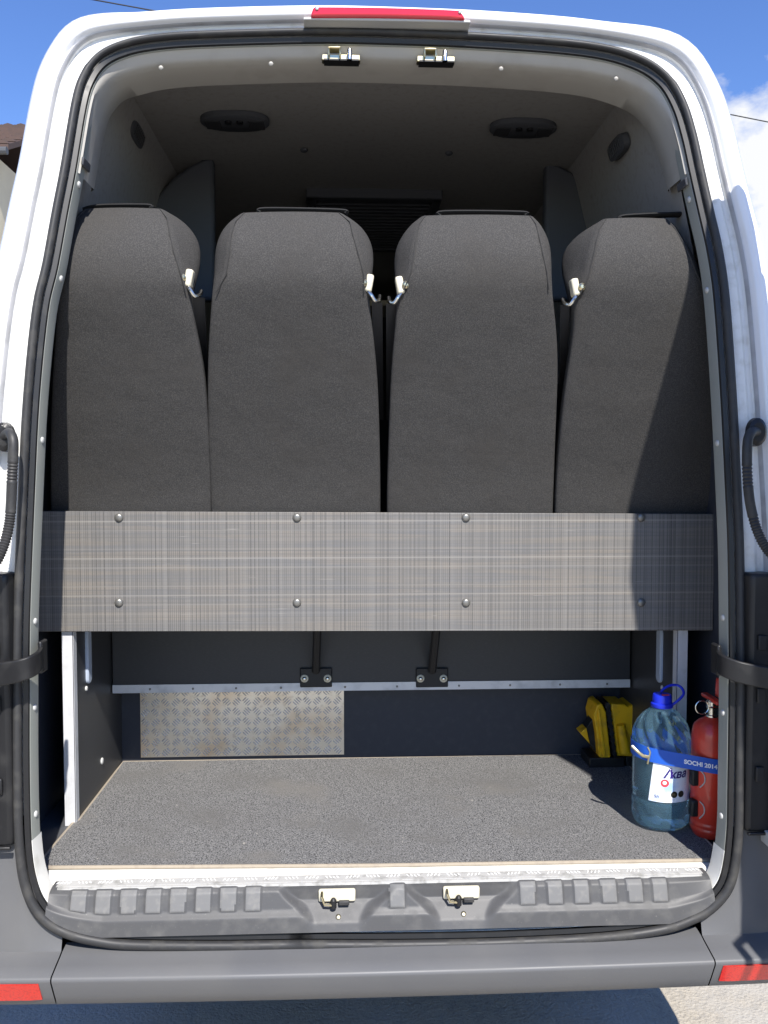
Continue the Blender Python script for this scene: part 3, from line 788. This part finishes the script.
# ------------------------------------------------------------------ seats
def seat_Y(py): return interp(py, [(208, .150), (216, .112), (226, .085), (240, .064), (258, .052), (280, .056), (300, .072), (400, .180), (512, .318), (622, .36)])
def seat(label, rows, tops, legpx=None, guide=None, belt=None):
    cx = at((rows[-1][1]+rows[-1][2])/2, 512, .318).x
    t = thing('passenger_chair', label, 'seat', (cx, .45, za+.02 if False else 1.0), 'dark fabric seats in a row behind the panel')
    mb = MB(); rings = []
    def ring(py, xl, xr, fl, fr, Y, th):
        dl, dr = max(.012, (fl-xl)*.0040), max(.012, (xr-fr)*.0040)
        A = at(xl, py, Y+dl); B = at(fl, py, Y+.004); C_ = at(fr, py, Y+.004); D = at(xr, py, Y+dr)
        m1 = B.lerp(C_, .25); m2 = B.lerp(C_, .5); m3_ = B.lerp(C_, .75)
        for m_ in (m1, m3_): m_.y -= .007
        m2.y -= .009
        A2 = A+Vector((.000, .03, 0)); D2 = D+Vector((0, .03, 0))
        E = D+Vector((-.02, th, 0)); F = A+Vector((.02, th, 0)); E.y = F.y = Y+th
        return [A2, A, B, m1, m2, m3_, C_, D, D2, E, E.lerp(F, .5), F]
    r0 = rows[0]
    rr = ring(*r0, seat_Y(r0[0])+.0, .10)
    # rounded crown
    top = [Vector((lerp(p.x, (rr[0].x+rr[8].x)/2, .04), p.y+.012, p.z+.006)) for p in rr]
    rings.append(top); rings.append(rr)
    for r in rows[1:]: rings.append(ring(*r, seat_Y(r[0]), .12))
    last = rows[-1]
    for dz in (570, 622):
        rings.append(ring(dz, last[1]+2, last[2]-2, last[3]+2, last[4]-2, seat_Y(dz), .12))
    mb.loft(rings)
    b = mb.build('backrest', M['fabric'], t, smooth=0)
    me = b.data
    me.polygons.foreach_set('use_smooth', [True]*len(me.polygons))
    # sewn edges: keep facet lines crisp
    cr = me.attributes.new('crease_edge', 'FLOAT', 'EDGE')
    n = 12; key = {}
    vals = [0.0]*len(me.edges)
    for e in me.edges:
        i, j = sorted(e.vertices)
        if j-i == n and i % n in (2, 6) and 1 <= i//n < 6: vals[e.index] = 1.0
        if i//n == 1 and j//n == 1 and 1 <= i % n <= 7 and 1 <= j % n <= 7: vals[e.index] = .85
        if j-i == n and i % n in (1, 7) and i//n >= 5: vals[e.index] = .35
    cr.data.foreach_set('value', vals)
    sb = b.modifiers.new('sub', 'SUBSURF'); sb.levels = 2; sb.render_levels = 2
    # sewn seams down the shoulder edges
    for k in (2, 6):
        line = [r[k]+Vector((0, -.0004, 0)) for r in rings[1:7]]
        mb = MB(); mb.tube(line, .0016, 6); mb.build('seam', M['seam'], b, smooth=60)
    # grab strip along the crown
    Y0 = seat_Y(rows[0][0])+.045
    pts = catmull([at(x, y+1.6, Y0) for x, y in tops], 5)
    mb = MB(); mb.tube(pts, .0060, 8, flat=2.6); mb.build('grab_strip', M['trim_fabric'], t, smooth=60)
    # cushion, mostly hidden behind the panel
    w = abs(rows[-1][2]-rows[-1][1])/FPX*2.3/2-.015
    mb = MB(); mb.box((cx-w, .47, 1.36), (cx+w, .92, 1.48)); mb.build('cushion', M['fabric'], t, bevel=.03, seg=3)
    if legpx:
        (ax, ay), (bx, by) = legpx
        a = at(ax, ay, .47); a.z += .06; b2 = at(bx, by-8, yb-.014)
        mb = MB(); mb.tube([a+Vector((0, 0, .1)), a, b2], .013, 10); lg = mb.build('leg', M['blackmat'], t)
        p0 = at(bx-16, by-11, yb-.006); p1 = at(bx+16, by+8, yb-.006)
        mb = MB(); mb.box((p0.x, yb-.0095, p1.z), (p1.x, yb-.0035, p0.z)); br_ = mb.build('bracket', M['blackmat'], t, bevel=.003)
        for dx in (-11.5, 11.5):
            p = at(bx+dx, by-.5, yb-.0095); cap_on(Vector((p.x, yb-.0095, p.z)), (0, -1, 0), .0125, 'bolt', M['cream'], br_, .003)
            cap_on(Vector((p.x, yb-.0120, p.z)), (0, -1, 0), .0070, 'bolt', M['chrome'], br_, .007)
    else:
        for q in (-.13, .13):
            mb = MB(); mb.box((cx+q-.02, .72, za+.018), (cx+q+.02, .76, 1.37)); mb.build('leg', M['blackmat'], t)
    if guide:
        gx, gy, s = guide; c = at(gx, gy, .085); mb = MB(); T = Matrix.Translation(c)
        mb.box((-.009, -.012, -.020), (.009, .02, .022), 0, T @ Matrix.Rotation(R(10*s), 4, 'Y')); gd = mb.build('belt_guide', M['cream'], t, bevel=.005)
        mb = MB(); mb.lathe([(.009, 0), (.009, .006), (.004, .010)], 14, T @ Matrix.Translation((-s*.013, -.010, .0)) @ Matrix.Rotation(R(90), 4, 'X')); mb.build('stud', M['brass'], gd)
        mb = MB(); mb.tube(catmull([c+Vector(q) for q in ((-s*.002, -.006, -.018), (s*.006, -.012, -.030), (s*.014, -.008, -.041), (s*.024, .004, -.036), (s*.026, .016, -.024))], 4), .0045, 8); mb.build('loop', M['chrome'], gd)
        bx, by = belt; e = at(bx, by, .40)
        a = c+Vector((s*.020, .015, -.040))
        mb = MB(); w_ = Vector((.013, .006, 0))
        mb.loft([[a-w_, a+w_, a+w_+Vector((0, .002, 0)), a-w_+Vector((0, .002, 0))], [e-w_, e+w_, e+w_+Vector((0, .002, 0)), e-w_+Vector((0, .002, 0))]]); mb.build('seat_belt', M['belt'], t)
    return t
seat('far left dark grey seat back beside the left wall of the van',
  [(209,82,163,86,160),(218,73,182,77,167),(235,67,197,72,170),(252,64,201,69,174),(275,60,198,65,181),(292,58,190,61,186),(320,56,194,59,191),(360,53,203,56,200),(400,51,207,54,204),(450,50,210,53,207),(512,50,212,53,209)],
  [(84,209),(100,205.5),(148,205),(151,208)], None, (189, 279, 1), (206, 420))
seat('second seat back from the left with a belt guide at its right edge',
  [(213,240,343,244,339),(222,226,359,235,350),(235,217,370,231,353),(252,213,375,229,358),(275,213,373,226,364),(292,212,368,216,364),(330,209,373,212,370),(375,207,378,210,375),(440,208,380,211,377),(512,211,381,214,378)],
  [(260,212),(266,208.5),(340,210),(345,213)], ((318, 632), (316, 679)), (369, 284, 1), (379, 420))
seat('third seat back from the left with a belt guide at its left edge',
  [(216,421,534,425,530),(224,409,543,419,536),(240,398,551,416,540),(254,394,553,414,543),(272,394,553,411,547),(290,397,552,404,549),(320,396,556,399,553),(365,391,559,394,556),(425,389,556,392,553),(512,386,553,389,550)],
  [(440,216),(444,211.5),(520,212),(524,215)], ((438, 632), (432, 679)), (400, 286, -1), (391, 420))
seat('far right dark grey seat back partly shaded by the open right door',
  [(219,603,669,606,666),(228,586,679,600,675),(240,571,686,597,682),(255,562,696,594,689),(275,563,704,589,697),(294,570,710,580,706),(320,575,716,578,712),(360,569,721,572,718),(400,563,724,566,721),(450,558,726,561,723),(512,554,728,557,725)],
  [(620,219),(624,215.5),(676,213),(681,214)], None, (575, 288, -1), (562, 420))

# ------------------------------------------------------------------ plaid panel in front of the seats
YP = .270
a, b = at(40, 510.5, YP), at(719, 631.5, YP)
panel = thing('luggage_panel', 'wide plaid patterned board bolted across the lower backs of the seats', 'panel', (0, YP, b.z))
zt_l, zt_r = at(60, 511, YP).z, at(715, 514, YP).z
zb_l, zb_r = at(60, 631.5, YP).z, at(715, 630.5, YP).z
mb = MB(); xl, xr = XC-.900, XC+.905
zz = lambda l, r, x: lerp(l, r, (x-xl)/(xr-xl))
mb.prism([(xl, YP, zb_l), (xr, YP, zb_r), (xr, YP, zt_r), (xl, YP, zt_l)], (0, .012, 0)); mb.build('board', M['plaid'], panel, bevel=.0015)
for px in (119, 297, 466, 641):
    for py in (517.5, 602.5):
        p = at(px, py, YP); cap_on(p+Vector((0, -.0002, 0)), (0, -1, 0), .0115, 'bolt', M['bolt'], panel, .007)

# ------------------------------------------------------------------ carpet
mb = MB()
cp = [FL(43, 866), FL(380, 864.5), FL(700, 859), FL(722, 858)]
fy = cp[0].y
out = [(-.812, fy), (-.0, FL(380, 864).y), (.835, FL(700, 859).y), (.835, YS-.012), (.82, YS+.004), (.82, YB-.004), (XL+.004, YB-.004), (XL+.004, YS+.012), (XL-.006, YS-.008), (-.812, fy+.05)]
mb.prism([(x, y, .7075) for x, y in out], (0, 0, zf-.7075))
carpet = mb.build('carpet', M['carpet'], smooth=0)
tag(carpet, 'grey flecked carpet mat with pale bound edge lying on the load floor', 'carpet')
mb = MB(); pts = []
for i in range(len(out)):
    a = Vector((*out[i], .7125)); b = Vector((*out[(i+1) % len(out)], .7125))
    for k in range(6): pts.append(a.lerp(b, k/6))
mb.tube(pts, .0048, 8, closed=True); mb.build('edge_binding', M['binding'], carpet, smooth=60)

# ------------------------------------------------------------------ water bottle
def base_point(px, py_front, r):
    """centre of a round foot on the carpet whose nearest rim is seen at py_front"""
    p = FL(px, py_front); return Vector((p.x, p.y+r, zf))
BC = base_point(660, 831, .0); BR = .074
BC = Vector((at(660.5, 800, .208).x, .208, zf+.001))
print('bottle', BC)
bottle = thing('water_bottle', 'large clear plastic water bottle with blue cap standing on the carpet', 'bottle', BC)
prof_b = [(.010, .006), (.045, .002), (.062, .004), (.070, .014), (.0735, .03), (.074, .05), (.0735, .075), (.071, .082), (.0715, .09), (.0735, .097), (.0735, .20), (.0715, .207), (.0715, .213), (.0735, .222), (.0735, .24), (.070, .262), (.062, .284), (.050, .303), (.036, .317), (.025, .325), (.023, .329)]
def dense(P, n):
    o = []
    for (a, b), (c, d) in zip(P, P[1:]):
        for k in range(n): o.append((lerp(a, c, k/n), lerp(b, d, k/n)))
    return o+[P[-1]]
def ribf(q, z):
    w = sstep(.205, .225, z)*sstep(.325, .305, z)
    lowr = sstep(.004, .02, z)*sstep(.085, .06, z)
    mid = sstep(.10, .12, z)*sstep(.205, .19, z)
    return 1+.046*w*math.sin(11*q+z*105)+.018*lowr*math.sin(10*q)*math.sin(z*120)+.006*mid*math.sin(z*160)
mb = MB(); mb.lathe(dense(prof_b, 5), 176, Matrix.Translation(BC) @ Matrix.Scale(.958, 4, (0, 0, 1)), rfun=ribf); mb.build('bottle_body', M['water'], bottle, smooth=80)
T = Matrix.Translation(BC) @ Matrix.Scale(.958, 4, (0, 0, 1))
mb = MB(); mb.lathe([(.0275, .327), (.0285, .330), (.0285, .337), (.026, .339), (.0245, .340), (.0245, .358), (.0225, .362), (.003, .3625)], 40, T, rfun=lambda q, z: 1+(.012*math.sin(40*q) if .341 < z < .357 else 0)); capb = mb.build('cap', M['bluecap'], bottle)
mb = MB(); mb.box((-.006, -.019, .3626), (.012, -.011, .3642), 0, T); mb.build('seal_mark', M['inkred'], capb)
# handle ring, tipped up to the right
hp = [(.024, -.010, .334), (.040, -.012, .348), (.054, -.008, .362), (.056, .004, .374), (.046, .012, .382), (.028, .014, .382), (.010, .012, .374), (.0, .010, .364)]
mb = MB(); mb.tube([T @ Vector(q) for q in catmull(hp, 4)], .0036, 8); mb.build('handle', M['bluecap'], bottle, smooth=60)
# label wrapped on the front
view = math.atan2(CAM.y-BC.y, CAM.x-BC.x)
def on_bottle(t, z, o=0.0):
    q = view+t/BR; r = .0742+o
    return Vector((BC.x+r*math.cos(q), BC.y+r*math.sin(q), zf+.958*z))
z0, z1 = .088, .203
mb = MB(); rows = []
for k in range(9):
    z = lerp(z0, z1, k/8); left = lerp(-.031, -.018, k/8)
    rows.append([on_bottle(lerp(left, .095, i/24), z) for i in range(25)])
mb.loft(rows, closed=False); lab = mb.build('paper_label', M['paper'], bottle, smooth=60)
def wrap_text(txt, size, tx, tz, m, name, shear=0, bold=0, o=.0006):
    vs, fs = text_mesh(txt, size, shear, bold); mb = MB()
    mb.add([on_bottle(tx+v.x, tz+v.y, o) for v in vs], fs); return mb.build(name, m, lab, smooth=0)
vs, fs = text_mesh('А', .034, .25, .0009); wrap_text('А', .036, .018, .166, M['ink'], 'lettering', .25, .0009)
wrap_text('ква', .030, .046, .164, M['ink'], 'lettering', .25, .0009)
wrap_text('5л', .011, -.010, .103, M['ink'], 'lettering', 0, .0002)
def disc(tx, tz, r, m, name, o=.0007):
    mb = MB(); pts = [on_bottle(tx, tz, o)]+[on_bottle(tx+r*math.cos(q), tz+r*math.sin(q), o) for q in [2*math.pi*k/24 for k in range(24)]]
    mb.add(pts, [(0, 1+k, 1+(k+1) % 24) for k in range(24)]); mb.build(name, m, lab, smooth=0)
disc(.010, .141, .0105, M['inkred'], 'emblem'); disc(.0095, .142, .005, M['whiteink'], 'emblem', .001)
disc(.034, .110, .0088, M['inkblack'], 'emblem'); disc(.054, .110, .0088, M['inkblack'], 'emblem')
disc(.034, .110, .004, M['brass'], 'emblem', .001)
mb = MB()
for k in range(5):
    zl = .152-k*.005
    mb.add([on_bottle(.028, zl, .0007), on_bottle(.070, zl, .0007), on_bottle(.070, zl+.0012, .0007), on_bottle(.028, zl+.0012, .0007)], [(0, 1, 2, 3)])
mb.build('fine_print', M['slot'], lab, smooth=0)

# ------------------------------------------------------------------ fire extinguisher
ER = .050
EC = Vector((at(710.5, 800, .140).x, .140, zf))
print('extinguisher', EC)
ext = thing('fire_extinguisher', 'small red fire extinguisher standing beside the water bottle', 'fire extinguisher', EC)
T = Matrix.Translation(EC)
mb = MB(); mb.lathe(dense([(.010, .002), (.041, .0), (.045, .006), (.0475, .012), (.0495, .016), (.0495, .022), (.0485, .024), (.0485, .028), (.0495, .030), (.0495, .036), (.0485, .038), (.0485, .042), (ER, .045), (ER, .22), (.0505, .223), (ER, .226), (ER, .25), (.048, .268), (.044, .284), (.032, .296), (.020, .302), (.016, .306)], 1), 44, T)
mb.build('cylinder', M['redpaint'], ext, smooth=40)
mb = MB(); mb.lathe([(.0155, .304), (.0155, .310), (.011, .312), (.011, .326), (.015, .328), (.015, .345), (.010, .350)], 20, T); vl = mb.build('valve', M['chrome'], ext)
mb = MB(); mb.box((-.009, -.045, .346), (.009, .05, .356), 0, T); mb.box((-.008, -.03, .356), (.008, .012, .405), 0, T @ Matrix.Rotation(R(3), 4, 'Y')); mb.build('lever', M['redpaint'], ext, bevel=.003)
mb = MB(); mb.tube([EC+Vector((-.034+.017*math.cos(q), -.018, .335+.017*math.sin(q))) for q in [2*math.pi*k/24 for k in range(24)]], .0016, 6, closed=True); mb.tube([EC+Vector((-.018, -.018, .333)), EC+Vector((.018, -.014, .332))], .0018, 6); mb.build('safety_ring', M['chrome'], ext)
# two small black retaining clips between bottle and extinguisher
for zz in (.075, .155):
    mb = MB(); c = EC+Vector((-ER-.004, -.022, zz)); mb.box((c.x-.006, c.y-.004, c.z-.022), (c.x+.014, c.y+.02, c.z+.022)); cl = mb.build('holder_clip', M['blackmat'], ext, bevel=.005)
    mb = MB(); mb.tube(catmull([c+Vector(q) for q in ((.012, -.010, .022), (.020, -.016, .012), (.021, -.017, -.006), (.012, -.010, -.022))], 4), .0016, 6); mb.build('wire', M['plug'], cl)

# ------------------------------------------------------------------ blue strap round both
r1, r2 = BR+.003, ER+.003
p1, p2 = Vector((BC.x, BC.y)), Vector((EC.x, EC.y))
cloud = [p1+Vector((math.cos(q), math.sin(q)))*r1 for q in [2*math.pi*k/48 for k in range(48)]]+[p2+Vector((math.cos(q), math.sin(q)))*r2 for q in [2*math.pi*k/48 for k in range(48)]]
def hull(P):
    P = sorted((p.x, p.y) for p in P)
    def half(P):
        h = []
        for p in P:
            while len(h) > 1 and (h[-1][0]-h[-2][0])*(p[1]-h[-2][1])-(h[-1][1]-h[-2][1])*(p[0]-h[-2][0]) <= 0: h.pop()
            h.append(p)
        return h
    a = half(P); b = half(P[::-1]); return a[:-1]+b[:-1]
hl = [Vector((x, y)) for x, y in hull(cloud)]
bz = lambda x: zf+interp(x, [(BC.x-.08, .208), (EC.x+.05, .188)])
mb = MB(); rings = []; hb = .0185
cen = (p1+p2)/2
for p in hl:
    o = (p-cen).normalized()*.0012
    rings.append([Vector((p.x, p.y, bz(p.x)-hb)), Vector((p.x+o.x, p.y+o.y, bz(p.x)-hb)), Vector((p.x+o.x, p.y+o.y, bz(p.x)+hb)), Vector((p.x, p.y, bz(p.x)+hb))])
rings.append(rings[0]); mb.loft(rings, cap=False)
strap = mb.build('lanyard_strap', M['strap'], smooth=40)
tag(strap, 'blue printed strap tied around the water bottle and red fire extinguisher', 'strap')
# front straight run of the strap: tangent from bottle to extinguisher
best = max(((hl[(i+1) % len(hl)]-hl[i]).length, i) for i in range(len(hl)) if hl[i].y < cen.y+.2 and (hl[(i+1) % len(hl)]-hl[i]).x > 0)
i = best[1]; A2, B2 = hl[i], hl[(i+1) % len(hl)]
td = (B2-A2).normalized(); nd = Vector((td.y, -td.x))
print('strap run', A2, B2, best[0])
def on_run(t):
    q = A2+td*t
    if t > best[0]:
        a = (t-best[0])/r2
        q = p2+Matrix.Rotation(a, 2) @ ((B2-p2).normalized()*r2)
    return q
vs, fs = text_mesh('SOCHI 2014', .0150, 0, .0006)
mb = MB(); t0 = best[0]-.026
pts = []
for v in vs:
    q = on_run(t0+v.x); nn = (q-p2).normalized() if t0+v.x > best[0] else nd
    q = q+nn*.0022; pts.append(Vector((q.x, q.y, bz(q.x)-.001+v.y)))
mb.add(pts, fs); mb.build('lettering', M['whiteink'], strap, smooth=0)
c2 = at(650, 757, BC.y-BR-.008); c2 = Vector((c2.x, p1.y-math.sqrt(max(0, r1**2-(c2.x-p1.x)**2))-.006, bz(c2.x)))
T = Matrix.Translation(c2)
mb = MB(); mb.tube([T @ Vector(q) for q in ((-.034, .010, .018), (-.024, .002, .008), (-.010, -.002, -.004), (.006, -.001, -.008))], .0045, 8); mb.tube([T @ Vector(q) for q in ((.004, 0, .018), (.010, -.003, .006), (.006, -.003, -.012), (.004, 0, -.026))], .0028, 8)
mb.build('buckle', M['brass'], strap, smooth=50)
mb = MB(); mb.lathe([(.020, -.004), (.020, .003), (.012, .006)], 18, T @ Matrix.Translation((.030, -.003, .0)) @ Matrix.Rotation(R(90), 4, 'X')); mb.build('knot', M['strap'], strap)

# ------------------------------------------------------------------ yellow wheel chocks
def chock(label, foot, polys, depth, rot):
    pass
cY = YB-.13
def pxpoly(pts, Y): return [at(x, y, Y) for x, y in pts]
k1 = thing('wheel_chock', 'yellow plastic wheel chock with black toothed rubber strip standing on end', 'wheel chock', FL(604, 768), 'yellow wheel chocks')
mb = MB(); mb.prism(pxpoly([(594, 716), (597, 705), (602, 703.5), (606, 712), (611, 757), (607, 760), (599, 757), (597, 735)], cY), (0, .10, 0)); mb.build('chock_body', M['yellow'], k1, bevel=.004)
mb = MB(); mb.prism(pxpoly([(598, 710), (600, 709), (606, 757), (603, 757)], cY-.006), (0, .006, 0)); mb.build('ridge', M['yellow'], k1, bevel=.002)
mb = MB(); poly = []
N_ = 16
for i in range(N_+1):
    t = i/N_; x = lerp(605.5, 613.5, t); y = lerp(703, 757, t); poly.append((x-(.9 if i % 2 else -.4), y))
for i in range(N_, -1, -1):
    t = i/N_; x = lerp(609.5, 616.5, t); y = lerp(703, 757, t); poly.append((x+(1.0 if i % 2 else -.3), y))
mb.prism(pxpoly(poly, cY-.004), (0, .09, 0)); mb.build('rubber_strip', M['black'], k1)
mb = MB(); mb.prism(pxpoly([(580, 733), (586.5, 728), (590, 744)], cY+.02), (0, .05, 0)); mb.build('nose', M['yellow'], k1, bevel=.002)
mb = MB(); mb.prism(pxpoly([(586.5, 728), (594.5, 716), (599, 757), (590, 744)], cY+.03), (0, .05, 0)); mb.build('rubber_face', M['black'], k1, bevel=.002)
mb = MB(); a = FL(592, 771); b = FL(628, 771)
mb.box((a.x, cY-.004, zf), (b.x, cY+.10, at(600, 757, cY).z-.002)); mb.build('rubber_foot', M['black'], k1, bevel=.003)
k2 = thing('wheel_chock', 'yellow wheel chock with rounded rib leaning between strip and water bottle', 'wheel chock', FL(626, 768), 'yellow wheel chocks')
mb = MB(); mb.prism(pxpoly([(611, 704), (625, 704.5), (628, 707), (633, 704.5), (636, 724), (638, 757), (617, 756)], cY+.004), (0, .10, 0)); mb.build('chock_body', M['yellow'], k2, bevel=.004)
a, b = at(620.5, 724, cY-.004), at(625, 752, cY-.004)
mb = MB(); mb.tube([a, a.lerp(b, .03), b], [.008, .015, .020], 14, flat=.9); mb.build('rib', M['yellow'], k2, smooth=60)
mb = MB(); mb.box((FL(630, 771).x, cY+.004, zf), (FL(640, 771).x, cY+.10, at(600, 757, cY).z-.002)); mb.build('rubber_foot', M['black'], k2, bevel=.003)

# ------------------------------------------------------------------ house beyond, power lines
HY = 12.0
e0 = at(0, 150, HY); r0_ = at(0, 130, HY+3.0); xr_ = at(12, 150, HY).x
house = thing('house', 'cream house with brown tiled roof behind the van on the left', 'house', (xr_-4, HY+3, 0))
mb = MB(); mb.box((xr_-8, HY, 0), (xr_-.35, HY+6, e0.z)); mb.build('wall', M['plaster'], house)
mb = MB()
th = .09
A = [(xr_-8.4, HY-.15, e0.z-.05), (xr_, HY-.15, e0.z-.05), (xr_, HY+3, r0_.z), (xr_-8.4, HY+3, r0_.z)]
mb.prism(A, (0, 0, th)); mb.prism([(xr_-8.4, HY+6.45, e0.z-.05), (xr_, HY+6.45, e0.z-.05), (xr_, HY+3, r0_.z), (xr_-8.4, HY+3, r0_.z)], (0, 0, th))
nrow = 11
for k in range(nrow):
    t = k/nrow
    y = lerp(HY-.15, HY+3, t); z = lerp(e0.z-.05, r0_.z, t)+th
    x = xr_-8.4
    while x < xr_-.02:
        mb.add([(x, y, z+.01), (x+.05, y, z+.05), (x+.12, y, z+.07), (x+.19, y, z+.05), (x+.24, y, z+.01), (x, y+.34, z+.12), (x+.12, y+.34, z+.15), (x+.24, y+.34, z+.12)], [(0, 1, 2, 3, 4), (0, 5, 6, 2, 1), (2, 6, 7, 4, 3)]); x += .24
mb.build('roof', M['tiles'], house, smooth=0)
mb = MB(); mb.tube([(xr_-8.4, HY-.2, e0.z-.08), (xr_, HY-.2, e0.z-.08)], .06, 10); mb.build('gutter', M['trim'], house)
for k in range(3):
    x = xr_-2.0-2.4*k
    mb = MB(); mb.box((x, HY-.03, 3.2), (x+1.1, HY+.05, 4.6)); w = mb.build('window', M['whiteink'], house, bevel=.01)
    mb = MB(); mb.box((x+.08, HY-.045, 3.28), (x+1.02, HY-.025, 4.52)); mb.build('pane', M['tint'], w)
def wire(a, b, label):
    d = (b-a); p0 = a-d*6; p1 = b+d*6
    mb = MB(); mb.tube([p0, p0.lerp(p1, .5), p1], .014, 6); tag(mb.build('power_line', M['blackmat']), label, 'power line')
wire(at(95, 0, 16), at(150, 10, 16), 'dark overhead wire crossing the sky at the upper left above the roof')
wire(at(738, 116, 18), at(768, 122, 18), 'dark overhead wire meeting the right edge above the white cloud')
